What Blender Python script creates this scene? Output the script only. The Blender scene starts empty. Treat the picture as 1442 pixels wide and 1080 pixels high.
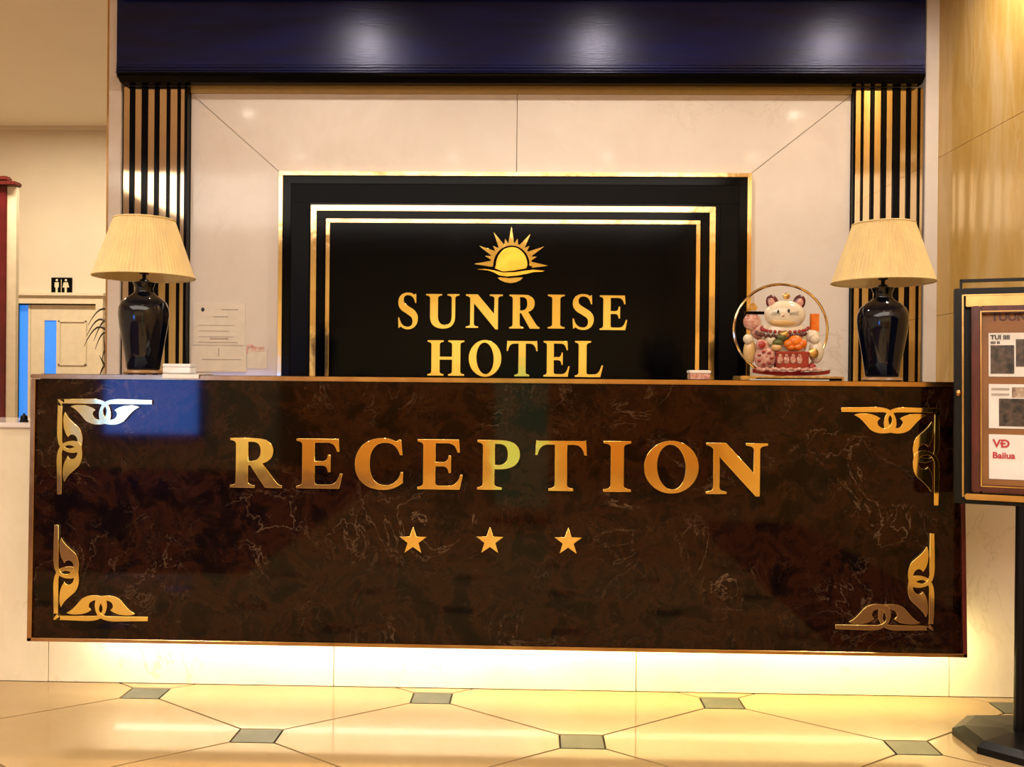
import bpy, bmesh, math, random
from mathutils import Vector, Matrix
random.seed(7)
PI = math.pi
SC = bpy.context.scene
C = SC.collection

# ------------------------------------------------------------------ camera
F = 1250.0; W, H = 1442, 1080
CAMZ = 1.17
yaw, roll, pitch = math.radians(1.25), math.radians(0.53), -4.0/F
cam_d = bpy.data.cameras.new('camera'); cam = bpy.data.objects.new('camera', cam_d); C.objects.link(cam)
cam_d.sensor_width = 36; cam_d.lens = F/W*36; cam_d.clip_start = .05
CR = Matrix.Rotation(yaw,3,'Z') @ Matrix.Rotation(PI/2+pitch,3,'X') @ Matrix.Rotation(roll,3,'Z')
cam.matrix_world = Matrix.Translation((0,0,CAMZ)) @ CR.to_4x4()
SC.camera = cam
def ray(px,py): return CR @ Vector(((px-W/2)/F, -(py-H/2)/F, -1))
def P(px,py,Y):
    d = ray(px,py); return Vector((0,0,CAMZ)) + d*(Y/d.y)
def PZ(px,py,z):
    d = ray(px,py); return Vector((0,0,CAMZ)) + d*((z-CAMZ)/d.z)

# ------------------------------------------------------------------ world, exposure, lights
SC.view_settings.view_transform = 'Standard'; SC.view_settings.look = 'None'
SC.view_settings.gamma = 1; SC.view_settings.exposure = 0.42
SC.view_settings.use_curve_mapping = False
wd = bpy.data.worlds.new('world'); SC.world = wd; wd.use_nodes = True
wd.node_tree.nodes['Background'].inputs[0].default_value = (.35,.5,.8,1)
wd.node_tree.nodes['Background'].inputs[1].default_value = .3

YW, YP, YB, YPL = 5.0, 3.14, -5.0, 3.36      # reception wall, counter panel, lobby back wall, plinth
ZC = 3.45; YFAR = 8.03; ZT = 1.18
def area(name, loc, sx, sy, e, col, rot=(0,0,0), spread=PI):
    d = bpy.data.lights.new(name,'AREA'); d.shape='RECTANGLE'; d.size=sx; d.size_y=sy; d.energy=e; d.color=col; d.spread=spread
    o = bpy.data.objects.new(name,d); o.location=loc; o.rotation_euler=rot; C.objects.link(o); return o
WARM = (1,.89,.75)
def spot(loc, e, ang=110):
    d = bpy.data.lights.new('downlight_lamp','SPOT'); d.energy=e; d.color=WARM; d.spot_size=math.radians(ang); d.spot_blend=.9; d.shadow_soft_size=.045
    o = bpy.data.objects.new('downlight_lamp',d); o.location=loc; C.objects.link(o)
DOWN = [(-2.39,1.0),(-.82,1.0),(.75,1.0),(2.2,1.0),(-2.45,2.44),(2.2,2.44),(-1.10,3.95),(.40,3.95),(1.93,3.95),
        (-4.1,-4),(-1.2,-4),(1.6,-4),(-3.9,-1.5),(-1.2,-1.5),(1.6,-1.5),(-4.3,1.0),(-4.6,3.2)]
for x,y in DOWN:
    near = 3.5<y<4.5
    spot((x,y,ZC-.035), 55 if near else 80 if y>.5 else 75, 172 if near else 110)
area('lobby_fill_light', (-1.4,-1.3,ZC-.06), 7.0, 3.4, 250, (1,.90,.77))  # broad soft fill added over the lobby, not a real ceiling fixture
area('corridor_light', (-3.9,6.3,ZC-.06), 1.6, .4, 80, (1,.87,.68))
# LED strips tucked under the overhanging front of the counter
area('counter_led_light', (-.8,3.215,.225), 1.7, .02, 6.2, (1,.92,.72), (math.radians(62),0,0))
area('counter_led_light', (.8,3.215,.225), 1.6, .02, 6.8, (1,.85,.42), (math.radians(62),0,0))

# ------------------------------------------------------------------ materials
def mat(name, col, rough=.5, metal=0, noise=None, bump=0, bscale=60, coat=0, emit=None, spec=.5, trans=0, alpha=1, stretch=(1,1,1)):
    m = bpy.data.materials.new(name); m.use_nodes = True; nt = m.node_tree; b = nt.nodes['Principled BSDF']
    b.inputs['Base Color'].default_value = (*col,1); b.inputs['Roughness'].default_value = rough; b.inputs['Metallic'].default_value = metal
    b.inputs['Coat Weight'].default_value = coat; b.inputs['Coat Roughness'].default_value=.03; b.inputs['Specular IOR Level'].default_value = spec
    b.inputs['Transmission Weight'].default_value = trans
    if emit: b.inputs['Emission Color'].default_value=(*emit[0],1); b.inputs['Emission Strength'].default_value=emit[1]
    tc = nt.nodes.new('ShaderNodeTexCoord'); mp = nt.nodes.new('ShaderNodeMapping'); mp.inputs['Scale'].default_value = stretch
    nt.links.new(tc.outputs['Object'], mp.inputs[0])
    n = nt.nodes.new('ShaderNodeTexNoise'); n.inputs['Scale'].default_value = noise[1] if noise else 20; n.inputs['Detail'].default_value = 6
    nt.links.new(mp.outputs[0], n.inputs['Vector'])
    if noise is None: noise = (tuple(min(1,c*.93) for c in col), 20)
    r = nt.nodes.new('ShaderNodeValToRGB'); r.color_ramp.elements[0].color=(*noise[0],1); r.color_ramp.elements[1].color=(*col,1)
    r.color_ramp.elements[0].position=.35; r.color_ramp.elements[1].position=.65
    nt.links.new(n.outputs['Fac'], r.inputs[0]); nt.links.new(r.outputs[0], b.inputs['Base Color'])
    if bump:
        n2 = nt.nodes.new('ShaderNodeTexNoise'); n2.inputs['Scale'].default_value=bscale; nt.links.new(mp.outputs[0], n2.inputs['Vector'])
        bp = nt.nodes.new('ShaderNodeBump'); bp.inputs['Strength'].default_value=bump; bp.inputs['Distance'].default_value=.01
        nt.links.new(n2.outputs['Fac'], bp.inputs['Height']); nt.links.new(bp.outputs[0], b.inputs['Normal'])
    return m
def stint(m,c):
    m.node_tree.nodes['Principled BSDF'].inputs['Specular Tint'].default_value=(*c,1)
def marble(name, cols, vein, scale, vscale, vwidth, rough, coat=0, vamt=1.0, spec=.5, stretch=(1,1,1), vein2=None):
    m = bpy.data.materials.new(name); m.use_nodes=True; nt=m.node_tree; N=nt.nodes; L=nt.links; b=N['Principled BSDF']
    b.inputs['Roughness'].default_value=rough; b.inputs['Coat Weight'].default_value=coat; b.inputs['Coat Roughness'].default_value=.02; b.inputs['Specular IOR Level'].default_value=spec
    tc=N.new('ShaderNodeTexCoord'); mp=N.new('ShaderNodeMapping'); mp.inputs['Scale'].default_value=stretch; L.new(tc.outputs['Object'],mp.inputs[0])
    n=N.new('ShaderNodeTexNoise'); n.inputs['Scale'].default_value=scale; n.inputs['Detail'].default_value=10; n.inputs['Roughness'].default_value=.65; n.inputs['Distortion'].default_value=.6
    L.new(mp.outputs[0],n.inputs['Vector'])
    r=N.new('ShaderNodeValToRGB'); el=r.color_ramp.elements
    while len(el)<len(cols): el.new(.5)
    for i,c in enumerate(cols): el[i].position=.32+.4*i/(len(cols)-1); el[i].color=(*c,1)
    L.new(n.outputs['Fac'],r.inputs[0]); out=r.outputs[0]
    for k,(sc,wid,amt) in enumerate(((vscale,vwidth,vamt),(vscale*2.9,vwidth*.8,vamt*.6))):
        if k==1 and not vein2: break
        v=N.new('ShaderNodeTexNoise'); v.inputs['Scale'].default_value=sc; v.inputs['Detail'].default_value=9; v.inputs['Roughness'].default_value=.6; v.inputs['Distortion'].default_value=1.6
        mp2=N.new('ShaderNodeMapping'); mp2.inputs['Location'].default_value=(3.1*k,1.7,5.3*k); mp2.inputs['Scale'].default_value=stretch; L.new(tc.outputs['Object'],mp2.inputs[0]); L.new(mp2.outputs[0],v.inputs['Vector'])
        s=N.new('ShaderNodeMath'); s.operation='SUBTRACT'; s.inputs[1].default_value=.5; L.new(v.outputs['Fac'],s.inputs[0])
        a=N.new('ShaderNodeMath'); a.operation='ABSOLUTE'; L.new(s.outputs[0],a.inputs[0])
        q=N.new('ShaderNodeMapRange'); q.inputs['From Min'].default_value=0; q.inputs['From Max'].default_value=wid; q.inputs['To Min'].default_value=amt; q.inputs['To Max'].default_value=0; L.new(a.outputs[0],q.inputs['Value'])
        g=N.new('ShaderNodeTexNoise'); g.inputs['Scale'].default_value=sc*.9; L.new(tc.outputs['Object'],g.inputs['Vector'])
        gr=N.new('ShaderNodeMapRange'); gr.inputs['From Min'].default_value=.48; gr.inputs['From Max'].default_value=.68; L.new(g.outputs['Fac'],gr.inputs['Value'])
        mu=N.new('ShaderNodeMath'); mu.operation='MULTIPLY'; L.new(q.outputs[0],mu.inputs[0]); L.new(gr.outputs[0],mu.inputs[1])
        x=N.new('ShaderNodeMix'); x.data_type='RGBA'; L.new(mu.outputs[0],x.inputs['Factor']); L.new(out,x.inputs['A']); x.inputs['B'].default_value=(*(vein if k==0 else vein2),1); out=x.outputs['Result']
    L.new(out,b.inputs['Base Color']); return m
M = {}
M['white_marble'] = marble('white_marble', [(.68,.59,.52),(.74,.66,.60),(.78,.71,.66)], (.58,.50,.42), 1.3, .9, .012, .09, vamt=.55)
M['plinth_marble'] = marble('plinth_marble', [(.70,.60,.42),(.78,.68,.50),(.82,.73,.56)], (.42,.30,.16), 1.6, 1.2, .010, .12, vamt=.6)
M['brown_marble'] = marble('brown_marble', [(.001,.0004,.0004),(.004,.001,.0006),(.019,.005,.0015),(.007,.002,.001),(.030,.012,.004)], (.24,.15,.09), 7.5, 4.2, .010, .05, vamt=.5, spec=.22, vein2=(.16,.085,.04))
M['onyx'] = marble('onyx', [(.52,.31,.07),(.64,.41,.13),(.74,.55,.30)], (.76,.60,.36), 1.6, 1.1, .03, .12, vamt=.5, stretch=(2.2,2.2,.55))
M['floor_tile'] = marble('floor_tile', [(.36,.23,.095),(.41,.275,.125),(.46,.32,.16)], (.55,.36,.15), .9, 1.0, .02, .07, vamt=.3)
M['grout'] = mat('grout',(.04,.025,.012),.6)
M['inset'] = marble('inset_stone', [(.045,.05,.035),(.07,.075,.05),(.10,.10,.07)], (.15,.10,.05), 9, 7, .02, .3)
M['gold'] = mat('polished_gold',(.90,.66,.32),.10,1,noise=((.80,.56,.26),3),bump=.10,bscale=9)
M['gold_letter'] = mat('gold_letter',(1.0,.78,.28),.09,1,noise=((.94,.68,.20),3),bump=.10,bscale=6)
M['gold_sun'] = mat('gold_sun',(1.0,.66,.10),.2,1,noise=((.95,.50,.06),3),bump=.08,bscale=9)
M['mirror_gold'] = mat('mirror_gold',(.74,.58,.38),.05,1,noise=((.66,.50,.31),2),bump=.05,bscale=4)
M['brass'] = mat('aged_brass',(.62,.38,.15),.22,1,noise=((.45,.25,.09),9))
M['navy'] = mat('navy_lacquer',(.001,.005,.075),.30,0,noise=((.0008,.002,.028),2),bump=.05,bscale=14,coat=.0,spec=.4,stretch=(1,1,9))
stint(M['navy'],(.75,.75,1.0))
M['black_gloss'] = mat('black_gloss',(.001,.001,.002),.10,0,noise=((.0008,.0008,.0015),5),spec=.10)
M['black_satin'] = mat('black_satin',(.001,.001,.002),.3,spec=.1)
M['black_metal'] = mat('black_metal',(.004,.0035,.004),.3,spec=.2)
M['ceramic'] = mat('black_ceramic',(.003,.004,.012),.07,0,noise=((.002,.003,.009),6))
M['shade'] = mat('pleated_fabric',(.88,.70,.34),.85,noise=((.80,.62,.33),30),bump=.2,bscale=200,stretch=(1,1,.2),spec=.2)
M['shade_in'] = mat('shade_lining',(.80,.62,.30),.9)
M['cream_wall'] = mat('cream_wall',(.72,.61,.44),.6,noise=((.69,.58,.42),3))
M['ceiling'] = mat('ceiling_paint',(.88,.80,.66),.75,noise=((.86,.78,.64),2))
M['door_paint'] = mat('door_paint',(.74,.62,.42),.5)
M['blue_glass'] = mat('blue_backlit_glass',(.05,.2,.6),.2,emit=((.012,.17,.62),.75))
M['maroon'] = mat('maroon_lacquer',(.14,.010,.010),.3,noise=((.09,.006,.006),6))
M['maroon_wood'] = mat('maroon_wood',(.11,.014,.010),.25,noise=((.06,.007,.005),10),stretch=(4,4,.6))
M['white'] = mat('white_plastic',(.80,.79,.78),.4)
M['paper'] = mat('paper',(.80,.71,.60),.7)
M['paper_w'] = mat('poster_paper',(.82,.78,.74),.5)
M['ink'] = mat('ink',(.03,.025,.03),.6)
M['grey_ink'] = mat('grey_ink',(.42,.36,.31),.7)
M['red_ink'] = mat('red_ink',(.50,.03,.04),.6)
M['pink'] = mat('pink_print',(.78,.42,.36),.7)
M['tan_board'] = mat('tan_board',(.30,.12,.025),.4,noise=((.22,.08,.015),4))
M['photo_dark'] = mat('photo_print',(.11,.07,.055),.3,noise=((.004,.003,.004),42))
M['photo_pale'] = mat('photo_print_pale',(.55,.42,.32),.3,noise=((.18,.10,.07),45))
M['cat_white'] = mat('glazed_white',(.80,.72,.58),.2,noise=((.76,.66,.48),20),coat=.4)
M['cat_cream'] = mat('glazed_cream',(.72,.48,.20),.25,coat=.4)
M['cat_red'] = mat('glazed_red',(.42,.02,.02),.2,noise=((.24,.01,.015),40),coat=.5)
M['cat_maroon'] = mat('glazed_maroon',(.12,.015,.015),.25,noise=((.05,.008,.008),50),coat=.4)
M['cat_orange'] = mat('glazed_orange',(.85,.24,.02),.25,noise=((.75,.15,.01),40),coat=.4)
M['cat_green'] = mat('glazed_green',(.16,.17,.04),.3,noise=((.06,.07,.02),60))
M['cat_pink'] = mat('glazed_pink',(.75,.50,.40),.3,noise=((.50,.16,.12),90))
M['cat_gold'] = mat('gilt',(.75,.50,.18),.3,.8,noise=((.45,.25,.07),60))
M['pic'] = mat('pictogram',(.70,.62,.40),.5)
M['twig'] = mat('twig',(.05,.025,.012),.7)
M['pot'] = mat('clay_pot',(.20,.10,.06),.6)
M['added_wainscot'] = mat('added_orange_wood',(.60,.30,.08),.35,noise=((.50,.22,.05),3),stretch=(6,6,.8))
M['lobby_wall'] = mat('lobby_wall',(.92,.80,.42),.6)
M['unseen_carpet'] = mat('maroon_unseen_carpet',(.06,.015,.012),.9,noise=((.04,.01,.01),8))
M['mustard'] = mat('mustard_band',(.50,.33,.10),.35)
M['mint'] = mat('mint_reflector',(.55,.95,.62),.7)
M['wood_foot'] = mat('wood_foot',(.35,.18,.07),.4)
M['lamp_disc'] = mat('downlight_glass',(1,1,1),.5,emit=((1,.90,.75),45))
M['led'] = mat('led_strip',(1,1,1),.5,emit=((1,.88,.6),2))
M['sky_window'] = mat('daylight_window',(.2,.4,.8),.3,emit=((.10,.26,1.0),9.0))

# ------------------------------------------------------------------ mesh helpers
def tf(bm, fn):
    for v in bm.verts: v.co = fn(v.co)
def add_box(bm, x0,x1,y0,y1,z0,z1, bev=0):
    b = bmesh.new(); bmesh.ops.create_cube(b,size=1)
    for v in b.verts: v.co = Vector(((x0+x1)/2+v.co.x*(x1-x0),(y0+y1)/2+v.co.y*(y1-y0),(z0+z1)/2+v.co.z*(z1-z0)))
    if bev: bmesh.ops.bevel(b,geom=b.edges[:],offset=bev,segments=2,affect='EDGES')
    me = bpy.data.meshes.new('t'); b.to_mesh(me); b.free(); bm.from_mesh(me); bpy.data.meshes.remove(me); return bm
def box(*a, bev=0): return add_box(bmesh.new(),*a,bev=bev)
def hexa(p, Y0, Y1, bev=0):
    """front quad p (4 points in XZ, clockwise from top-left) at Y0, extruded back to Y1"""
    b = bmesh.new(); f=[b.verts.new((q[0],Y0,q[1])) for q in p]; k=[b.verts.new((q[0],Y1,q[1])) for q in p]
    n=len(p); b.faces.new(f); b.faces.new(k[::-1])
    for i in range(n): b.faces.new((f[i],k[i],k[(i+1)%n],f[(i+1)%n]))
    bmesh.ops.recalc_face_normals(b,faces=b.faces[:])
    if bev: bmesh.ops.bevel(b,geom=b.edges[:],offset=bev,segments=1,affect='EDGES')
    return b
def lathe(prof, n=48, cx=0, cy=0, bm=None, rmod=None, cap=True):
    b = bm or bmesh.new(); rings=[]
    for r,z in prof:
        rings.append([b.verts.new((cx+(r*(rmod(i) if rmod else 1))*math.cos(2*PI*i/n), cy+(r*(rmod(i) if rmod else 1))*math.sin(2*PI*i/n), z)) for i in range(n)])
    for a,c in zip(rings,rings[1:]):
        for i in range(n): b.faces.new((a[i],a[(i+1)%n],c[(i+1)%n],c[i]))
    if cap: b.faces.new(rings[0][::-1]); b.faces.new(rings[-1])
    return b
def tube(pts, r, n=8, bm=None, taper=False):
    b = bm or bmesh.new(); rings=[]; pts=[Vector(p) for p in pts]
    for i,p in enumerate(pts):
        d=(pts[min(i+1,len(pts)-1)]-pts[max(i-1,0)]).normalized(); u=d.cross(Vector((0,1,0.01))).normalized(); w=d.cross(u)
        rr=r*(1-.85*i/(len(pts)-1)) if taper else r
        rings.append([b.verts.new(p+(u*math.cos(2*PI*k/n)+w*math.sin(2*PI*k/n))*rr) for k in range(n)])
    for a,c in zip(rings,rings[1:]):
        for k in range(n): b.faces.new((a[k],a[(k+1)%n],c[(k+1)%n],c[k]))
    b.faces.new(rings[0][::-1]); b.faces.new(rings[-1]); bmesh.ops.recalc_face_normals(b,faces=b.faces[:]); return b
def ellipsoid(c, r, bm=None, seg=20):
    b = bmesh.new(); bmesh.ops.create_uvsphere(b,u_segments=seg,v_segments=max(8,seg//2),radius=1)
    for v in b.verts: v.co=Vector((c[0]+v.co.x*r[0],c[1]+v.co.y*r[1],c[2]+v.co.z*r[2]))
    if bm is None: return b
    me=bpy.data.meshes.new('t'); b.to_mesh(me); b.free(); bm.from_mesh(me); bpy.data.meshes.remove(me); return bm
def link(name, me, m, parent=None, smooth=False):
    if isinstance(me,bmesh.types.BMesh):
        k=bpy.data.meshes.new(name); me.to_mesh(k); me.free(); me=k
    if not me.materials: me.materials.append(M[m])
    if smooth:
        me.shade_smooth()
        me.set_sharp_from_angle(angle=math.radians(35))
    o=bpy.data.objects.new(name,me); C.objects.link(o)
    if parent is not None:
        o.parent=parent
        if parent.get('_w'): o.matrix_parent_inverse=Matrix.Translation(-Vector(parent['_w']))
        elif parent.parent is not None and parent.parent.get('_w'): pass
    return o
def thing(name, label, cat, loc, group=None, world=True):
    o=bpy.data.objects.new(name,None); C.objects.link(o); o.location=loc; o.empty_display_size=.1
    o['label']=label; o['category']=cat
    if group: o['group']=group
    if world: o['_w']=list(loc)
    return o
def tag(o,label,cat,group=None):
    o['label']=label; o['category']=cat
    if group: o['group']=group
    return o
def struct(name,bm,m,parent=None):
    o=link(name,bm,m,parent)
    if parent is None: o['kind']='structure'
    return o
def recenter(o):
    """put the origin of a free mesh object at its bounding-box bottom centre"""
    me=o.data; xs=[v.co for v in me.vertices]
    c=Vector(((min(v.x for v in xs)+max(v.x for v in xs))/2,(min(v.y for v in xs)+max(v.y for v in xs))/2,min(v.z for v in xs)))
    me.transform(Matrix.Translation(-c)); o.location=c; return o
# filled outlines (letters, ornaments): contours in XZ -> solid plate
def plate(contours, depth, bevel=0.0):
    cu=bpy.data.curves.new('t','CURVE'); cu.dimensions='2D'; cu.fill_mode='BOTH'; cu.extrude=depth/2-bevel; cu.bevel_depth=bevel; cu.bevel_resolution=1; cu.offset=-bevel
    for c in contours:
        s=cu.splines.new('POLY'); s.points.add(len(c)-1); s.use_cyclic_u=True
        for i,q in enumerate(c): s.points[i].co=(q[0],q[1],0,1)
    o=bpy.data.objects.new('t',cu); C.objects.link(o)
    dg=bpy.context.evaluated_depsgraph_get(); me=bpy.data.meshes.new_from_object(o.evaluated_get(dg))
    bpy.data.objects.remove(o); bpy.data.curves.remove(cu)
    me.transform(Matrix.Rotation(PI/2,4,'X')); me.materials.clear(); return me
def path(s):
    out=[]; cur=None; t=s.replace(',',' ').split(); i=0; cmd=None; con=[]
    while i<len(t):
        if t[i] in 'MLCZ':
            cmd=t[i]; i+=1
            if cmd=='Z': out.append(con); con=[]
            continue
        if cmd in 'ML': cur=(float(t[i]),float(t[i+1])); con.append(cur); i+=2
        else:
            a=[float(q) for q in t[i:i+6]]; i+=6; p0=cur
            for k in range(1,11):
                u=k/10; v=1-u
                con.append((v**3*p0[0]+3*v*v*u*a[0]+3*v*u*u*a[2]+u**3*a[4], v**3*p0[1]+3*v*v*u*a[1]+3*v*u*u*a[3]+u**3*a[5]))
            cur=(a[4],a[5])
    return out
def ell(cx,cy,rx,ry,n=48,rot=0): return [(cx+rx*math.cos(2*PI*i/n)*math.cos(rot)-ry*math.sin(2*PI*i/n)*math.sin(rot), cy+rx*math.cos(2*PI*i/n)*math.sin(rot)+ry*math.sin(2*PI*i/n)*math.cos(rot)) for i in range(n)]
G = {
'I': path('M 0 0 L 50 0 L 50 5 C 41 6 37 8 37 14 L 37 86 C 37 92 41 94 50 95 L 50 100 L 0 100 L 0 95 C 9 94 13 92 13 86 L 13 14 C 13 8 9 6 0 5 Z'),
'E': path('M 0 0 L 82 0 L 88 30 L 83 30 C 78 14 72 8 60 8 L 42 8 C 37 8 35 10 35 15 L 35 46 L 48 46 C 56 46 59 42 60 33 L 65 33 L 65 68 L 60 68 C 59 59 56 55 48 55 L 35 55 L 35 92 L 57 92 C 69 92 74 86 77 74 L 82 74 L 80 100 L 0 100 L 0 95 C 8 94 11 92 11 86 L 11 14 C 11 8 8 6 0 5 Z'),
'L': path('M 0 0 L 76 0 L 84 33 L 79 33 C 74 15 67 8 56 8 L 42 8 C 37 8 35 10 35 15 L 35 86 C 35 92 39 94 48 95 L 48 100 L 0 100 L 0 95 C 8 94 11 92 11 86 L 11 14 C 11 8 8 6 0 5 Z'),
'H': path('M 0 0 L 46 0 L 46 5 C 38 6 35 8 35 14 L 35 45 L 69 45 L 69 14 C 69 8 66 6 58 5 L 58 0 L 104 0 L 104 5 C 96 6 93 8 93 14 L 93 86 C 93 92 96 94 104 95 L 104 100 L 58 100 L 58 95 C 66 94 69 92 69 86 L 69 54 L 35 54 L 35 86 C 35 92 38 94 46 95 L 46 100 L 0 100 L 0 95 C 8 94 11 92 11 86 L 11 14 C 11 8 8 6 0 5 Z'),
'T': path('M 26 0 L 74 0 L 74 5 C 65 6 62 8 62 14 L 62 92 L 74 92 C 87 92 92 84 95 71 L 100 71 L 98 102 C 96 100 94 100 90 100 L 10 100 C 6 100 4 100 2 102 L 0 71 L 5 71 C 8 84 13 92 26 92 L 38 92 L 38 14 C 38 8 35 6 26 5 Z'),
'N': path('M 0 0 L 38 0 L 38 5 C 28 6 25 8 25 14 L 25 72 L 90 -4 L 98 -4 L 98 86 C 98 92 102 94 112 95 L 112 100 L 72 100 L 72 95 C 82 94 86 92 86 86 L 86 42 L 36 100 L 0 100 L 0 95 C 6 94 10 92 13 88 L 13 14 C 13 8 10 6 0 5 Z'),
'U': path('M 0 100 L 48 100 L 48 95 C 40 94 36 92 36 86 L 36 36 C 36 18 43 10 56 10 C 70 10 76 18 76 36 L 76 86 C 76 92 72 94 63 95 L 63 100 L 99 100 L 99 95 C 91 94 87 92 87 86 L 87 34 C 87 10 74 -2 51 -2 C 26 -2 12 10 12 34 L 12 86 C 12 92 8 94 0 95 Z'),
'O': [ell(52,50,52,53,56), ell(52,50,27,45,48,.06)[::-1]],
'C': path('M 86 100 L 81 100 C 79 97 77 96 73 98 C 67 101 60 103 52 103 C 20 103 0 81 0 49 C 0 18 20 -3 52 -3 C 68 -3 80 3 90 12 L 90 34 L 86 34 C 80 14 70 7 58 7 C 38 7 28 22 28 50 C 28 78 38 93 56 93 C 70 93 79 85 84 68 L 89 68 Z'),
'P': path('M 0 0 L 50 0 L 50 5 C 39 6 35 8 35 14 L 35 41 L 44 41 C 73 41 86 53 86 71 C 86 90 73 100 44 100 L 0 100 L 0 95 C 8 94 11 92 11 86 L 11 14 C 11 8 8 6 0 5 Z M 35.5 50 L 41 50 C 55 50 61 57 61 71 C 61 86 55 92 42 92 L 35.5 92 Z'),
'R': path('M 0 0 L 48 0 L 48 5 C 39 6 35 8 35 14 L 35 45 L 39 45 L 68 0 L 101 0 L 101 5 C 95 6 91 10 87 16 L 63 49 C 77 53 84 62 84 74 C 84 91 71 100 44 100 L 0 100 L 0 95 C 8 94 11 92 11 86 L 11 14 C 11 8 8 6 0 5 Z M 35.5 54 L 40 54 C 53 54 59 61 59 73 C 59 87 53 92 42 92 L 35.5 92 Z'),
'S': path('M 2 2 L 6 2 C 7 6 9 6 13 3 C 18 0 24 -2 31 -2 C 50 -2 62 11 62 29 C 62 43 54 52 39 60 L 29 66 C 21 71 18 75 18 81 C 18 89 22 94 31 94 C 43 94 50 86 53 72 L 57 72 L 56 99 L 53 99 C 52 96 50 96 46 99 C 42 101 37 102 31 102 C 12 102 1 91 1 74 C 1 61 8 52 22 45 L 33 38 C 42 33 45 29 45 21 C 45 12 40 6 30 6 C 17 6 8 15 5 32 L 1 32 Z'),
}
def letter(ch, px0,px1, pyt,pyb, Y, parent, m, depth=.012):
    a=P(px0,pyb,Y); b=P(px1,pyb,Y); t=P(px0,pyt,Y)
    cs=G[ch]; x0=min(p[0] for c in cs for p in c); x1=max(p[0] for c in cs for p in c)
    sx=(b.x-a.x)/(x1-x0); sz=(t.z-a.z)/100
    skew=(b.z-a.z)/(b.x-a.x)*0
    con=[[((p[0]-x0)*sx, p[1]*sz) for p in c] for c in cs]
    me=plate(con,depth,.0012); me.transform(Matrix.Translation((a.x,Y-depth/2-.0005,a.z)))
    o=link('letter',me,m,parent); return o

# ================================================================== SETTING
XR = P(1315,300,YW).x            # right wall plane
XL = -6.4
xe = P(157,300,YW).x             # left end of the reception wall
# floor: dark bed + octagonal tiles with little square insets
fl = struct('floor', box(XL,XR+.1,YB,YFAR+1.2,-.06,-.006), 'grout')
r1=PZ(205,976,0); r1b=PZ(610,976,0); r2=PZ(367,1036,0); r2b=PZ(824,1040,0)
A=((r1b.x-r1.x)+(r2b.x-r2.x))/2; Bs=(r1.y-r2.y); ox,oy=r1.x,r1.y
wq,dq=A*.135,Bs*.30; J=.0035
print('lattice',A,Bs,ox,oy)
def poly_tile(pts, h, mname):
    b=bmesh.new(); n=len(pts)
    t=[b.verts.new((x,y,h)) for x,y in pts]; k=[b.verts.new((x,y,-.006)) for x,y in pts]
    b.faces.new(t)
    for i in range(n): b.faces.new((t[i],k[i],k[(i+1)%n],t[(i+1)%n]))
    bmesh.ops.recalc_face_normals(b,faces=b.faces[:]); me=bpy.data.meshes.new(mname); b.to_mesh(me); b.free(); me.materials.append(M[mname]); return me
w2,d2=wq/2,dq/2
oct_=[(-A/2+w2+J,-d2+J),(-A/2+w2+J,d2-J),(-w2,Bs-d2-J),(w2,Bs-d2-J),(A/2-w2-J,d2-J),(A/2-w2-J,-d2+J),(w2,-Bs+d2+J),(-w2,-Bs+d2+J)]
tm=poly_tile(oct_,0,'floor_tile'); im=poly_tile([(-w2+J,-d2+J),(-w2+J,d2-J),(w2-J,d2-J),(w2-J,-d2+J)],0,'inset')
def clip_tile(me, cx, cy):
    """copy of a tile cut at the plinth, the walls"""
    b=bmesh.new(); b.from_mesh(me)
    for co,no in (((0,YPL-cy-.002,0),(0,1,0)),((XR-cx,0,0),(1,0,0))):
        bmesh.ops.bisect_plane(b,geom=b.verts[:]+b.edges[:]+b.faces[:],plane_co=co,plane_no=no,clear_outer=True)
    if len(b.faces)==0: b.free(); return None
    k=bpy.data.meshes.new(me.name); b.to_mesh(k); b.free(); k.materials.append(me.materials[0]); return k
rest_bm=[bmesh.new(),bmesh.new()]
for j in range(-24,4):
    cy=oy+j*Bs
    for i in range(-6,6):
        for kind,me,cx in ((0,tm,ox+(i+.5)*A+(A/2 if j%2 else 0)),(1,im,ox+i*A+(A/2 if j%2 else 0))):
            hy=Bs if kind==0 else d2; hx=A/2
            if cy-hy>YPL-.01 or cx-hx>XR-.02 or cy-hy<YB or cx-hx<XL: continue
            mm=me
            if cy+hy>YPL or cx+hx>XR: mm=clip_tile(me,cx,cy)
            if mm is None: continue
            if cy>0.6:
                o=link('tile' if kind==0 else 'inset_tile',mm,None,fl); o.location=(cx,cy,0)
            else:
                b=rest_bm[kind]; n0=len(b.verts); b.from_mesh(mm); b.verts.ensure_lookup_table()
                for v in b.verts[n0:]: v.co+=Vector((cx,cy,0))
for b,nm,mm in ((rest_bm[0],'tile_field','floor_tile'),(rest_bm[1],'inset_field','inset')):
    o=link(nm,b,mm,fl); o['kind']='stuff'
o=link('floor_slab',box(XL,XR,YPL+.36,YFAR+1.2,-.006,0),'floor_tile',fl)

ce=struct('ceiling', box(XL-.1,XR+.1,YB-.1,YFAR+1.2,ZC,ZC+.1), 'ceiling')
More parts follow.
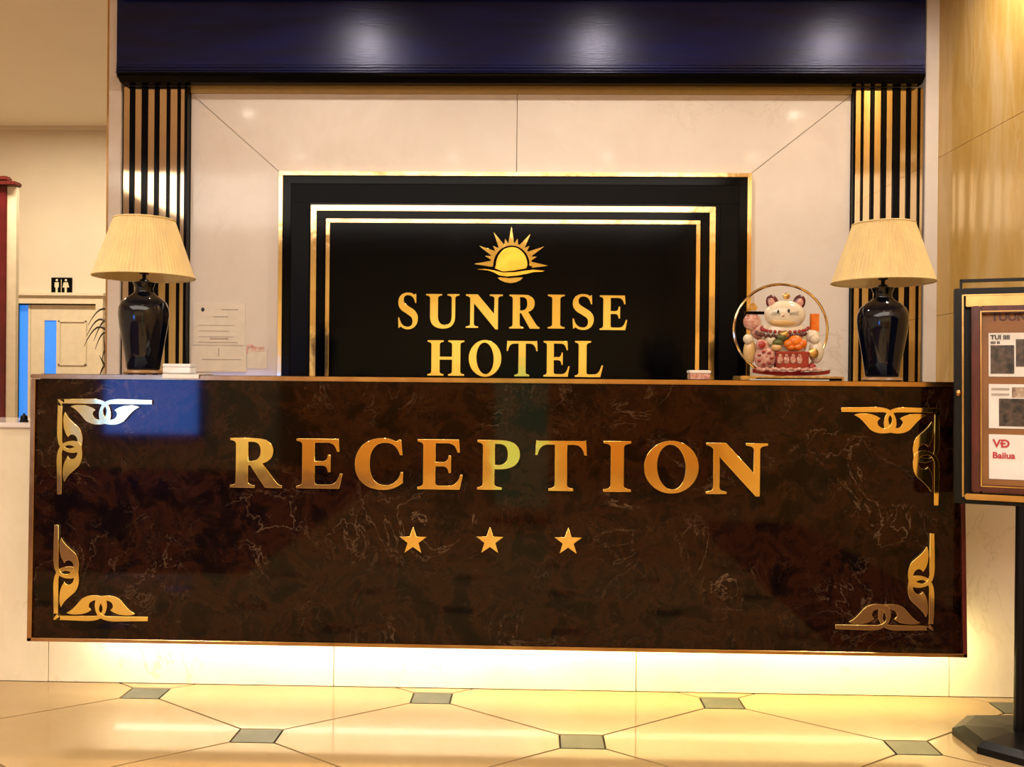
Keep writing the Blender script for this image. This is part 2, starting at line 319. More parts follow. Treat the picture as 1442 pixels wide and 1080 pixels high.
# wall behind the reception
wb=struct('wall_back', box(xe+.004,XR,YW+.03,YW+.28,0,ZC), 'cream_wall')
def q(px,py,Y=YW): v=P(px,py,Y); return (v.x,v.z)
g=.0016
zb=.05
tl,tr=q(268,133),q(1197,133); il,ir=q(395,244),q(1055,246)
tl=(q(268,300)[0]+.001,tl[1]); tr=(q(1197,300)[0]-.001,tr[1])
mx=q(728,180)[0]
ztop=(tl[1]+tr[1])/2; zin=(il[1]+ir[1])/2
panels=[[(tl[0]+g,ztop),(mx-g,ztop),(mx-g,zin),(il[0]+g,zin)], [(mx+g,ztop),(tr[0]-g,ztop),(ir[0]-g,zin),(mx+g,zin)],
        [(tl[0],ztop-g*1.5),(il[0],zin-g*1.5),(il[0],zb),(tl[0],zb)], [(tr[0],ztop-g*1.5),(tr[0],zb),(ir[0],zb),(ir[0],zin-g*1.5)]]
for p in panels: link('marble_panel', hexa(p,YW,YW+.03,bev=.0008), 'white_marble', wb)
# recessed brass-toned strip over the marble, white side strips, dark edges
struct('trim_5', box(tl[0],tr[0],YW-.012,YW+.029,ztop,ztop+.05), 'mustard')
zf=P(721,112,YW).z
for nn,a,b_ in ((6,157,175),(7,1296,1315)):
    x0,x1=q(a,300)[0],q(b_,300)[0]
    struct('trim_%d'%nn, box(x0+.003,x1,YW-.05,YW+.0295,0,ZC-.001,bev=.003), 'white_marble')
x0=q(153,300)[0]; struct('trim_8', box(x0,xe-.001,YW-.03,YW+.28,0,ZC-.001), 'brass')
# right wall of honey-coloured stone slabs
wr=struct('wall_right', box(XR+.02,XR+.2,YB,YW+.3,0,ZC), 'grout')
ys=[YB,-3.6,-2.2,-.8,.6,2.0,3.0,4.56,YW+.03]
zs=[0,.62,1.55,2.42,ZC]
for y0,y1 in zip(ys,ys[1:]):
    for z0,z1 in zip(zs,zs[1:]):
        link('stone_slab', box(XR,XR+.02,y0+.0012,y1-.0012,z0+.0012,z1-.0012), 'onyx', wr)
struct('wall_left', box(XL-.1,XL,YB,YFAR+1.2,0,ZC), 'cream_wall')
# far wall with the door opening
def qf(px,py): return q(px,py,YFAR)
dl,dr=qf(25,480)[0],qf(138,480)[0]; dt=qf(80,428)[1]
wf=bmesh.new(); add_box(wf,XL,dl,YFAR,YFAR+.15,0,ZC); add_box(wf,dr,XR,YFAR,YFAR+.15,0,ZC); add_box(wf,dl,dr,YFAR,YFAR+.15,dt,ZC)
struct('wall_far', wf, 'cream_wall')
fz=P(80,181,YFAR).z
struct('trim_1', box(XL,XR,YFAR-.03,YFAR-.001,ZC-.035,ZC-.001), 'cream_wall')
# lobby behind the camera
struct('wall_front', box(XL,XR+.1,YB-.1,YB,0,ZC), 'lobby_wall')
struct('trim_2', box(-3.2,XR-.01,YB+.001,YB+.04,0,1.15), 'added_wainscot')  # unseen wood panelling, added so the gold letters reflect orange
def RF(px,py,Yp):
    d=ray(px,py); t=Yp/d.y; p=Vector((0,0,CAMZ))+d*t; s=(Yp-YB)/d.y; return (p+Vector((d.x,-d.y,d.z))*s)
wl=RF(150,560,YP).x; wr_=RF(283,560,YP).x; wz0=RF(230,625,YP).z
wz0=max(.45,wz0)
win=struct('window_1', box(wl,wr_,YB+.002,YB+.05,wz0,1.25), 'sky_window')
fr=bmesh.new()
for x in (wl-.05,wr_,): add_box(fr,x,x+.05,YB+.002,YB+.09,wz0-.05,1.3)
add_box(fr,wl,wr_,YB+.002,YB+.09,1.25,1.3); add_box(fr,wl,wr_,YB+.002,YB+.09,wz0-.05,wz0)
link('window_frame',fr,'black_metal',win)

struct('trim_4', box(1.35,XR-.03,-1.2,2.3,.0005,.008), 'unseen_carpet')  # unseen dark mat, added to darken what the lower-right ornament reflects
struct('trim_3', box(XL+.02,-1.7,YB+.1,1.0,.0005,.008), 'unseen_carpet')  # unseen dark carpet, added to stop the floor mirroring the window
# door to the washrooms
d1=struct('door_1', (lambda b:(add_box(b,qf(12,480)[0],dl,YFAR-.05,YFAR+.14,0,qf(80,417)[1]),add_box(b,dr,qf(148,480)[0],YFAR-.05,YFAR+.14,0,qf(80,417)[1]),add_box(b,dl,dr,YFAR-.05,YFAR+.14,dt,qf(80,417)[1]),add_box(b,qf(8,480)[0],qf(151,480)[0],YFAR-.08,YFAR-.001,qf(80,417)[1],qf(80,413)[1]),b)[-1])(bmesh.new()), 'door_paint')
lx0,lx1=qf(43,480)[0],qf(137,480)[0]; YD=YFAR+.004
gx0,gx1=qf(62,480)[0],qf(79,480)[0]; gz=qf(70,451)[1]
leaf=bmesh.new()
for a in ((lx0,gx0,.01,dt-.01),(gx1,lx1,.01,dt-.01),(gx0,gx1,gz,dt-.01),(gx0,gx1,.01,.35)): add_box(leaf,a[0],a[1],YD,YD+.045,a[2],a[3])
dlf=link('door_leaf',leaf,'door_paint',d1)
link('glass_strip',box(gx0,gx1,YD+.012,YD+.03,.35,gz),'blue_glass',dlf)
link('sidelight',box(dl+.001,lx0-.02,YD+.02,YD+.035,.01,dt-.01),'blue_glass',d1)
link('sidelight_stile',box(lx0-.022,lx0-.002,YD-.005,YD+.05,.01,dt-.01),'door_paint',d1)
pn=bmesh.new(); a0,a1=qf(82,480)[0],qf(122,480)[0]; pz1,pz0=qf(100,451)[1],qf(100,515)[1]
for k in ((a0,a1,pz1-.02,pz1),(a0,a1,pz0,pz0+.02),(a0,a0+.02,pz0,pz1),(a1-.02,a1,pz0,pz1)): add_box(pn,k[0],k[1],YD-.012,YD-.0005,k[2],k[3],bev=.004)
link('panel_moulding',pn,'door_paint',dlf)
# washroom sign
s0,s1=qf(73,403),qf(102,403); sz1,sz0=qf(87,391)[1],qf(87,415)[1]
ws=thing('washroom_sign','small black square sign with pale man and woman pictograms above the far door','sign',((s0[0]+s1[0])/2,YFAR-.01,sz0))
link('plate',box(s0[0],s1[0],YFAR-.012,YFAR-.001,sz0,sz1,bev=.002),'black_satin',ws)
sw=s1[0]-s0[0]; sh=sz1-sz0; cx=(s0[0]+s1[0])/2; cz=(sz0+sz1)/2
for sgn in (-1,1):
    b=bmesh.new(); x=cx+sgn*sw*.22
    ellipsoid((x,YFAR-.015,cz+sh*.34),(sw*.06,.004,sw*.06),b,12)
    me=plate([[(x-sw*.10,cz+sh*.22),(x+sw*.10,cz+sh*.22),(x+sw*(.10 if sgn<0 else .16),cz-sh*.08),(x+sw*.05,cz-sh*.08),(x+sw*.05,cz-sh*.38),(x-sw*.05,cz-sh*.38),(x-sw*.05,cz-sh*.08),(x-sw*(.10 if sgn<0 else .16),cz-sh*.08)]],.004)
    me.transform(Matrix.Translation((0,YFAR-.015,0))); b.from_mesh(me)
    link('pictogram',b,'pic',ws)
link('divider',box(cx-sw*.012,cx+sw*.012,YFAR-.017,YFAR-.0125,cz-sh*.38,cz+sh*.38),'pic',ws)
# maroon pillar at the left border
YC=6.6
c0=P(-30,400,YC).x; c1=P(8,400,YC).x; c2=P(21,400,YC).x; ct=P(8,262,YC).z
mp_=thing('maroon_pillar','dark red lacquered pillar with moulded cap at left edge beside the far door','pillar',((c0+c2)/2,YC+.1,0))
link('shaft',box(c0,c1,YC,YC+.05,0,ct,bev=.004),'maroon',mp_)
link('return_panel',box(c1,c2,YC+.012,YC+.05,0,ct-.002),'door_paint',mp_)
b=bmesh.new(); add_box(b,c0-.03,c2+.01,YC-.03,YC+.07,ct,ct+.035,bev=.008); add_box(b,c0-.02,c1+.015,YC-.02,YC+.06,ct+.035,ct+.075,bev=.012)
link('cap',b,'maroon_wood',mp_)

# ================================================================== CANOPY FASCIA AND PILASTERS
fx0,fx1=q(175,60)[0],q(1293,60)[0]
zt_=P(721,4,YW-.1).z; zbt=P(721,117,YW-.1).z; zm=P(721,106,YW-.1).z
fa=thing('canopy_fascia','glossy navy fascia panel spanning above the marble reception backdrop','fascia',((fx0+fx1)/2,YW-.06,zbt))
link('fascia_board',box(fx0,fx1,YW-.09,YW-.052,zm-.01,ZC-.001),'navy',fa)
b=bmesh.new()
for k in range(4): add_box(b,fx0,fx1,YW-.094-.004*(3-k),YW-.0905,zm+.008+.017*k,zm+.019+.017*k,bev=.003)
link('reeding',b,'navy',fa)
mx0,mx1=q(166,112,YW-.12)[0],q(1302,112,YW-.12)[0]
prof=[(YW-.052,zbt),(YW-.10,zbt),(YW-.115,zbt+.012),(YW-.135,zbt+.026),(YW-.14,zbt+.036),(YW-.135,zbt+.046),(YW-.11,zbt+.056),(YW-.095,zm+.006),(YW-.052,zm+.006)]
b=bmesh.new(); e0=[b.verts.new((mx0,y,z)) for y,z in prof]; e1=[b.verts.new((mx1,y,z)) for y,z in prof]; n=len(prof)
b.faces.new(e0); b.faces.new(e1[::-1])
for i in range(n): b.faces.new((e0[i],e1[i],e1[(i+1)%n],e0[(i+1)%n]))
bmesh.ops.recalc_face_normals(b,faces=b.faces[:]); bmesh.ops.bevel(b,geom=[e for e in b.edges if abs(e.verts[0].co.x-e.verts[1].co.x)<.01],offset=.004,segments=1,affect='EDGES')
link('cornice_moulding',b,'black_gloss',fa)
link('crown_moulding',box(mx0,mx1,YW-.13,YW-.0905,zt_+.02,ZC-.002,bev=.01),'black_gloss',fa)

for side,(pa,pb),bars in (('left',(175,268),[(178,186.5),(194,203),(212,221),(228,238),(243,253),(257.5,263)]),
                          ('right',(1197,1295),[(1200,1207),(1211,1220),(1226,1235),(1243,1251),(1262,1270),(1277,1286),(1290,1294)])):
    x0,x1=q(pa,300)[0],q(pb,300)[0]
    pl=thing('slatted_pilaster','black pilaster with vertical mirror-gold bars behind the '+side+' table lamp','pilaster',((x0+x1)/2,YW-.04,0),'gold and black pilasters flanking the backdrop')
    link('backing_board',box(x0+.002,x1-.002,YW-.03,YW-.0005,0,zbt-.001),'black_gloss',pl)
    for u,v in bars:
        link('gold_bar',box(q(u,300)[0],q(v,300)[0],YW-.042,YW-.0305,0.02,zbt-.006,bev=.0012),'mirror_gold',pl)
    edges=[pa]+[w for uv in bars for w in uv]+[pb]
    for u,v in zip(edges[0::2],edges[1::2]):
        a,c=q(u,300)[0]+.002,q(v,300)[0]-.002
        if c-a>.01: link('black_fin',box(a,c,YW-.050,YW-.0305,0.02,zbt-.003,bev=.001),'black_gloss',pl)

# ================================================================== HOTEL SIGN
hs=thing('hotel_sign','black framed wall sign with gold sun and lettering SUNRISE HOTEL on marble backdrop','sign',((il[0]+ir[0])/2,YW,.3))
def frame(name,m,pxl,pxr,pyt,wpx,Y0,Y1,bev=.002):
    a=q(pxl,300)[0]; b2=q(pxr,300)[0]; t=(q(pxl,pyt)[1]+q(pxr,pyt+3)[1])/2; w=wpx*YW/F; z0=.3
    b=bmesh.new(); add_box(b,a,a+w,Y0,Y1,z0,t-w,bev=bev); add_box(b,b2-w,b2,Y0,Y1,z0,t-w,bev=bev); add_box(b,a,b2,Y0,Y1,t-w,t,bev=bev)
    return link(name,b,m,hs)
link('backboard',box(q(400,300)[0],q(1051,300)[0],YW-.0255,YW-.0005,.3,q(721,250)[1]),'black_gloss',hs)
frame('outer_gold_frame','gold',395,1056,243,5.5,YW-.040,YW-.001)
frame('black_frame','black_gloss',402,1049,250,10,YW-.036,YW-.026)
frame('black_step','black_satin',412,1039,260,26,YW-.031,YW-.026)
frame('gold_frame_line','gold',440,1006,290,8,YW-.038,YW-.026)
frame('black_inner_step','black_gloss',448,998,298,12,YW-.030,YW-.026)
frame('gold_inner_line','gold',461,985,309,5.5,YW-.034,YW-.026)
YS=YW-.0265
for ch,a,b_,t,bo in (('S',561,589,413,463),('U',600,647,414,462),('N',656,708,414.5,462),('R',717,760,415,463),('I',771,795,415,463),('S',806,836,415,464),('E',844,883,416,465)):
    letter(ch,a,b_,t,bo,YS,hs,'gold_letter',.014)
for ch,a,b_,t,bo in (('H',602,654,479,529),('O',660,706,480,529),('T',713,757,480,530),('E',765,802,480,530.5),('L',809,849,480,531)):
    letter(ch,a,b_,t,bo,YS,hs,'gold_letter',.014)
# sun emblem, drawn in the crop frame (3.795 px per photo px, origin 540,300)
sc=YW/F/3.795; ex,ez=q(540+683/3.795,300+275/3.795)
def e2(x,y): return (ex+(x-683)*sc, ez-(y-275)*sc)
def emb(name,cons,m='gold_letter'):
    me=plate([[e2(*p) for p in c] for c in cons],.012,.001); me.transform(Matrix.Translation((0,YS-.0065,0))); return link(name,me,m,em)
em=hs
tips=[(485,278),(545,235),(512,180),(585,180),(588,107),(650,143),(683,75),(716,143),(785,115),(780,180),(858,183),(820,238),(880,285)]
out=[]
angs=[math.atan2(275-t[1],t[0]-683) for t in tips]
def rp(a,r): return (683+r*math.cos(a),275-r*math.sin(a))
out.append((590,290))
for i,t in enumerate(tips):
    a=angs[i]; big=(i%2==0); hw=.150 if big else .10
    out+= [rp(a+hw,109), t, rp(a-hw,109)]
out.append((800,292))
inner=[(778+ -0,284)]+[(685+96*math.cos(u),282-102*math.sin(u)) for u in [PI*k/24 for k in range(1,24)]]+[(588,284)]
emb('sun_rays',[out+inner],'gold_letter')
disc=[(686+84*math.cos(u),285-98*math.sin(u)) for u in [PI*k/24 for k in range(0,25)]]+[(596,300),(640,318),(700,312),(762,300)]
emb('sun_disc',[disc],'gold_sun')
emb('water_band',[[(500,306),(545,304),(590,310),(640,322),(700,320),(760,311),(800,306),(862,312),(850,317),(800,320),(770,328),(720,338),(660,344),(620,338),(590,322),(560,312)]],'gold_sun')
emb('water_reflection',[[(612,350),(650,349),(675,352),(705,349),(747,347),(735,362),(710,374),(680,379),(650,374),(625,363)]])
# small print on the wall to the left
def Wx(px,py): v=P(px,py,YW); return v
nc=thing('paper_notice','cream paper notice with a small crest taped to the marble behind the left lamp','notice',Wx(308,487))
a=Wx(273,427); b_=Wx(345,486); c_=Wx(270,487); d_=Wx(347,524)
link('sheet',box(a.x,b_.x,YW-.004,YW-.0012,b_.z,a.z),'paper',nc)
link('lower_sheet',box(c_.x,d_.x,YW-.0065,YW-.0012,d_.z,c_.z),'paper',nc)
cr=Wx(286,436); link('crest',ellipsoid((cr.x,YW-.0045,cr.z),(.010,.002,.012),seg=12),'ink',nc)
b=bmesh.new()
for (u,v,w_,hh) in ((300,446,22,1.2),(280,458,50,.8),(280,466,44,.8),(280,474,50,.8),(296,477,26,2),(312,436,24,1.4),(280,482,56,1.2)):
    s=Wx(u,v); add_box(b,s.x,s.x+w_*.004,YW-.0048,YW-.0041,s.z-hh*.002,s.z+hh*.002)
link('print_lines',b,'grey_ink',nc)
b=bmesh.new()
for (u,v,w_,hh) in ((285,506,56,1.2),(308,496,1.2,12)):
    s=Wx(u,v); add_box(b,s.x,s.x+w_*.004,YW-.0072,YW-.0066,s.z-hh*.002,s.z+hh*.002)
link('ruled_lines',b,'grey_ink',nc)
a=Wx(347,485); b_=Wx(376,519)
st=thing('wall_sticker','small pinkish sticker with red print low on the marble left of the black sign','sticker',((a.x+b_.x)/2,YW-.002,b_.z))
link('sticker_sheet',box(a.x+.008,b_.x,YW-.0035,YW-.0012,b_.z,a.z-.03),'paper',st)
b=bmesh.new()
for (u,v,w_,hh) in ((348,492,2,12),(351,487,6,4),(355,490,6,5),(363,490,5,3),(369,490,3,3),(352,494,22,1)):
    s=Wx(u,v); add_box(b,s.x,s.x+w_*.004,YW-.0046,YW-.0016,s.z-hh*.002,s.z+hh*.002)
link('red_print',b,'pink',st)

# ================================================================== RECEPTION COUNTER
YF=YP
tlp,trp,brp,blp=P(52,534,YF),P(1350,543,YF),P(1355,925,YF),P(46,902,YF)
zpt=ZT-.02; zpb=(brp.z+blp.z)/2
rc=thing('reception_counter','long dark brown marble reception counter with gold lettering RECEPTION and three stars','counter',(0,YF+.1,0))
pnl=[(tlp.x,zpt),(trp.x,zpt),(brp.x,brp.z),(blp.x,blp.z)]
link('front_panel',hexa(pnl,YF,YF+.05),'brown_marble',rc)
# frame strips
def strip(name,pa,pb,w,m,Y0=YF-.010,Y1=YF+.05,side=(0,0)):
    a=Vector((pa[0],0,pa[1])); b2=Vector((pb[0],0,pb[1])); d=(b2-a).normalized(); nrm=Vector((d.z,0,-d.x))*w
    return link(name,hexa([(a.x,a.z),(b2.x,b2.z),(b2.x+nrm.x,b2.z+nrm.z),(a.x+nrm.x,a.z+nrm.z)],Y0,Y1,bev=.0015),m,rc)
strip('side_trim',(tlp.x,ZT-.02),(blp.x,blp.z),.017,'brass')
strip('side_trim',(brp.x,brp.z),(trp.x,ZT-.02),.014,'maroon_wood')
strip('bottom_trim',(brp.x+.014,brp.z),(blp.x-.017,blp.z),.014,'brass')[:0] if False else strip('bottom_trim',(brp.x+.013,brp.z-.0),(blp.x-.016,blp.z-.0),.013,'brass')
link('top_trim',box(tlp.x-.017,trp.x+.014,YF-.014,YF+.05,ZT-.018,ZT-.002,bev=.003),'brass',rc)
link('worktop',box(tlp.x-.017,trp.x+.014,YF+.051,YF+.62,ZT-.03,ZT-.0005,bev=.002),'brown_marble',rc)
xb0,xb1=tlp.x+.02,trp.x-.02
link('counter_body',box(xb0,xb1,YPL+.021,YF+.60,0.001,ZT-.031),'black_satin',rc)
link('underside_board',box(xb0,xb1,YF+.051,YPL-.001,.255,.27),'black_satin',rc)
link('led_channel',box(xb0+.01,xb1-.01,YF+.0515,YF+.0625,.228,.2545),'black_satin',rc)
link('led_strip',box(xb0+.02,xb1-.02,YF+.063,YF+.066,.238,.250),'led',rc)
# letters
for ch,a,b_,t,bo in (('R',325,398,616,686),('E',418,483,617,687),('C',500,568,618,687),('E',588,652,618,688.5),('P',672,732,619,689),('T',753,826,620,690.5),('I',849,888,620.5,692),('O',906,983,622,692),('N',993,1080,623,695)):
    letter(ch,a,b_,t,bo,YF-.0005,rc,'gold_letter',.010)
for cx_,cy_ in ((582,760),(690,760),(800,761)):
    c=P(cx_,cy_+1.5,YF); R=20.5*YF/F
    pts=[(c.x+(R if k%2==0 else R*.40)*math.sin(PI*k/5), c.z+(R if k%2==0 else R*.40)*math.cos(PI*k/5)) for k in range(10)]
    me=plate([pts],.008,.001); me.transform(Matrix.Translation((0,YF-.0045,0))); link('star',me,'gold_letter',rc)
# corner ornaments
K=5.685
half=path('M 975 205 L 700 198 C 640 200 600 208 570 235 C 545 262 533 300 535 340 C 540 385 560 405 600 407 C 650 416 700 412 745 380 C 790 330 820 285 872 265 C 850 248 800 246 740 255 C 710 262 680 275 663 292 C 690 305 690 330 675 350 C 655 372 620 372 600 362 C 578 345 570 310 572 290 C 578 262 600 247 640 241 L 925 240 L 940 222 Z')[0]
half_uv=[((975-x)/K,(y-205)/K) for x,y in half]
ax=(975-585)/K
mir_uv=[(2*ax-u,v) for u,v in half_uv]
mir_uv=mir_uv[:-1]; mir_uv[0]=(2*ax,0); mir_uv[-1]=(2*ax,6.2)
for (cx_,cy_,sx,sy) in ((1321.5,575,-1,1),(83,562,1,1),(77,872,1,-1),(1313,887,-1,-1)):
    o3=P(cx_,cy_,YF); s=YF/F*.985
    b=bmesh.new()
    for swap in (0,1):
        for k,uv in enumerate((half_uv,mir_uv)):
            pts=[((v,u) if swap else (u,v)) for u,v in uv]
            if k==0 and not swap: pts[-1]=(6.3,6.3) if False else pts[-1]
            con=[(o3.x+sx*u*s, o3.z-sy*v*s) for u,v in pts]
            me=plate([con],.006+.0012*k,.0008); me.transform(Matrix.Translation((0,YF-.0035-.0006*k,0))); b.from_mesh(me); bpy.data.meshes.remove(me)
    # square the corner
    me=plate([[(o3.x,o3.z),(o3.x+sx*9*s,o3.z),(o3.x+sx*9*s,o3.z-sy*6*s),(o3.x+sx*6*s,o3.z-sy*6*s),(o3.x+sx*6*s,o3.z-sy*9*s),(o3.x,o3.z-sy*9*s)]],.006,.0)
    me.transform(Matrix.Translation((0,YF-.0035,0))); b.from_mesh(me)
    link('corner_ornament',b,'gold_letter',rc)
# marble plinth below the counter and the lower side counters
zl=P(20,595,YPL).z
sx0=P(68,930,YPL).x; sx1=P(1337,940,YPL).x; sm=P(896,940,YPL).x
for a,b_ in ((sx0,P(470,930,YPL).x),(P(470,930,YPL).x,sm),(sm,sx1)):
    link('plinth_panel',box(a+.0015,b_-.0015,YPL,YPL+.02,.001,.30,bev=.001),'plinth_marble',rc)
inner0=sx0; inner1=sx1
for a,b_,lab in ((-2.75,inner0-.001,'low cream marble side counter at far left of the dark reception counter'),(inner1+.001,XR-.003,'low cream marble side counter at right behind the notice board stand')):
    s_=thing('side_counter',lab,'counter',((a+b_)/2,YPL+.2,0),'low marble counters beside the reception counter')
    link('marble_face',box(a,b_,YPL,YPL+.02,.001,zl-.021,bev=.001),'plinth_marble',s_)
    link('top_slab',box(a,b_,YPL-.012,YPL+.42,zl-.02,zl,bev=.003),'white_marble',s_)
    link('cabinet_body',box(a,b_,YPL+.021,YPL+.40,.001,zl-.021),'plinth_marble',s_)
bl=recenter(link('desk_bell',lathe([(.016,0),(.016,.006),(.013,.008),(.013,.018),(.011,.024),(.005,.028),(.003,.029),(.004,.034)],20,P(41,585,YPL+.05).x-.02,YPL+.05),'black_metal',None,True)); bl.location.z=zl+.0005
tag(bl,'tiny black bell standing on the low left side counter','bell')

# ================================================================== LAMPS
YLm=3.46; pm=YLm/F      # metres per photo pixel at the lamp distance
def make_lamp(label):
    t=thing('table_lamp',label,'lamp',(0,0,0),'matching table lamps on the counter',world=False)
    u=pm
    link('foot',lathe([(25*u,0),(27*u,2*u),(25*u,5*u),(22*u,6*u)],40),'wood_foot',t,True)
    link('vase_body',lathe([(21*u,6*u),(22.5*u,9*u),(25*u,26*u),(29*u,50*u),(32.5*u,70*u),(34*u,84*u),(33.4*u,94*u),(30*u,102*u),(24*u,108*u),(17*u,112*u),(13*u,116*u),(12*u,122*u),(14.5*u,128*u),(15*u,130*u),(12*u,131*u)],56),'ceramic',t,True)
    b=lathe([(8*u,131*u),(6*u,134*u),(2.6*u,136*u),(2.6*u,141*u)],20)
    link('stem',b,'black_metal',t,True)
    link('bulb_holder',lathe([(3*u,141*u),(6.5*u,142*u),(6.5*u,152*u),(3*u,153*u)],20),'black_metal',t,True)
    link('bulb',ellipsoid((0,0,163*u),(8*u,8*u,11*u),seg=16),'white',t,True)
    rm=lambda i: 1+.010*(1 if i%2 else -1)
    hb,ht=138*u,219*u
    out=lathe([(68*u,hb),(64.5*u,hb+10*u),(41.5*u,ht-2*u),(40.5*u,ht)],160,rmod=rm,cap=False)
    sh=link('lamp_shade',out,'shade',t)
    md=sh.modifiers.new('s','SOLIDIFY'); md.thickness=.0015
    link('shade_lining',lathe([(66.5*u,hb+1*u),(39.5*u,ht-1.5*u)],80,cap=False),'shade_in',sh,True)
    for r,z in ((68.3*u,hb),(41.2*u,ht)):
        b=bmesh.new(); tube([(r*math.cos(2*PI*k/64),r*math.sin(2*PI*k/64),z) for k in range(65)],1.1*u,6,b)
        link('shade_piping',b,'shade',sh)
    b=bmesh.new()
    for k in range(3):
        a=2*PI*k/3; tube([(0,0,ht-10*u),(40*u*math.cos(a),40*u*math.sin(a),ht-3*u)],.8*u,6,b)
    tube([(0,0,150*u),(0,0,ht-10*u)],.9*u,6,b) ; 
    link('shade_carrier',b,'black_metal',t)
    return t
lp=make_lamp('black ceramic vase lamp with pleated cream shade on the left counter end')
v=P(202,525,YLm); lp.location=(v.x,YLm,ZT+.002); lp.rotation_euler=(0,0,.3)
lp.scale=(1,1,1)
l2=lp.copy(); C.objects.link(l2)
for ch in list(lp.children):
    c=ch.copy(); C.objects.link(c); c.parent=l2
    for gg in ch.children:
        d=gg.copy(); C.objects.link(d); d.parent=c
l2['label']='black ceramic vase lamp with pleated cream shade on the right counter end'
v=P(1242,535,YLm); l2.location=(v.x,YLm,ZT+.0005); l2.rotation_euler=(0,0,1.1)

# small things on the counter
a=P(232,520,YF); b_=P(283,520,YF)
t=tag(recenter(link('white_tray',(lambda b:(add_box(b,a.x,b_.x,YF-.022,YF+.13,ZT+.0005,ZT+.006,bev=.002),add_box(b,a.x,b_.x,YF-.022,YF-.017,ZT-.014,ZT+.0055,bev=.002),b)[-1])(bmesh.new()),'white')),'white tray lying over the counter edge right of the left lamp','tray')
a=P(237,517,YF+.1); b_=P(275,517,YF+.1)
tb=thing('card_box','small white card box on the white tray beside the left lamp','box',((a.x+b_.x)/2,YF+.08,ZT+.0065))
link('box_body',box(a.x,b_.x,YF+.05,YF+.11,ZT+.0065,ZT+.028,bev=.002),'white',tb)
link('box_lid',box(a.x-.001,b_.x+.001,YF+.049,YF+.111,ZT+.0285,ZT+.040,bev=.002),'white',tb)
a=P(970,525,YF+.1); b_=P(998,525,YF+.1)
tb=thing('tissue_box','small pinkish white box standing alone before the right side of the sign','box',((a.x+b_.x)/2,YF+.1,ZT+.0005))
link('box_body',box(a.x,b_.x,YF+.07,YF+.13,ZT+.0005,ZT+.022,bev=.002),'cat_pink',tb)
link('box_lid',box(a.x-.002,b_.x+.002,YF+.068,YF+.132,ZT+.0225,ZT+.034,bev=.002),'paper_w',tb)
a=P(1020,525,3.33)
# ================================================================== LUCKY CAT ORNAMENT
YCt=3.42; u=YCt/F
base=P(1104,536,YCt)
lc=thing('lucky_cat_ornament','glazed white lucky cat ornament in a gold ring with oranges, on a red boat base','ornament',(base.x,YCt,ZT))
def CP(x,y,dy=0): return P(1020+x/6,380+y/6,YCt+dy)      # crop coordinates
def ce_(name,x,y,rx,ry,rd,m,dy=0,rot=0,parent=lc,seg=20):
    p=CP(x,y,dy); k=YCt/F/6
    b=ellipsoid((0,0,0),(rx*k,rd*k,ry*k),seg=seg)
    bmesh.ops.transform(b,matrix=Matrix.Translation(p)@Matrix.Rotation(rot,4,'Y'),verts=b.verts)
    return link(name,b,m,parent,True)
k6=YCt/F/6
zs_=CP(500,965).z; zs0=ZT+.0005
a,b2=CP(85,900).x,CP(1000,900).x
link('gold_plinth',box(a+.01,b2-.012,YCt-.055,YCt+.075,zs0,zs0+.016,bev=.003),'cat_gold',lc)
link('black_slab',box(CP(230,900).x,CP(940,900).x,YCt-.075,YCt-.056,zs0,zs0+.009,bev=.002),'black_satin',lc)
link('white_edge',box(CP(170,900).x,CP(830,900).x,YCt-.080,YCt-.0755,zs0,zs0+.004,bev=.001),'white',lc)
# red boat base
b=bmesh.new(); zb0=zs0+.016
N=24; rows=[]
for i in range(N+1):
    s=-1+2*i/N; x=CP(565+s*325,900).x; cw=max(.10,math.sqrt(max(0,1-abs(s)**2.4)))*.062; lift=.012*abs(s)**3
    rows.append([b.verts.new((x,YCt-cw,zb0+.016+lift)),b.verts.new((x,YCt-cw*.8,zb0+.002+lift*.9)),b.verts.new((x,YCt+cw*.8,zb0+.002+lift*.9)),b.verts.new((x,YCt+cw,zb0+.016+lift))])
for r,s in zip(rows,rows[1:]):
    for j in range(4): b.faces.new((r[j],s[j],s[(j+1)%4],r[(j+1)%4]))
b.faces.new(rows[0]); b.faces.new(rows[-1][::-1]); bmesh.ops.recalc_face_normals(b,faces=b.faces[:])
link('boat_base',b,'cat_red',lc,True)
# ring
c=CP(475,505,.045); b=bmesh.new()
tube([(c.x+395*k6*math.cos(2*PI*i/72),c.y,c.z+385*k6*math.sin(2*PI*i/72)) for i in range(73)],11*k6,8,b)
link('gold_ring',b,'gold',lc,True)
ce_('cat_body',500,600,200,205,60,'cat_white',.0)
head=ce_('cat_head',512,380,172,122,66,'cat_white',-.01)
for x,s in ((405,-1),(632,1)):
    e=ce_('ear',x,275,52,66,24,'cat_maroon',-.005,rot=s*.35,parent=head)
    ce_('inner_ear',x+s*4,283,30,42,14,'cat_pink',-.014,rot=s*.35,parent=head,seg=14)
ce_('forehead_patch',525,222,30,28,14,'cat_gold',-.012,parent=head)
ce_('eye',545,345,9,16,8,'ink',-.042,seg=10,parent=head); ce_('eye',455,352,9,14,8,'ink',-.041,seg=10,parent=head)
ce_('nose',500,385,12,9,8,'cat_pink',-.043,seg=10,parent=head)
ce_('muzzle',500,440,120,40,34,'cat_cream',-.022,parent=head)
for s in (-1,1):
    for dz in (-14,0,14):
        p0=CP(512+s*40,372+dz*.5,-.043); p1=CP(512+s*118,366+dz,-.036); link('whisker',tube([p0,p1],1.3*k6,5),'ink',head)
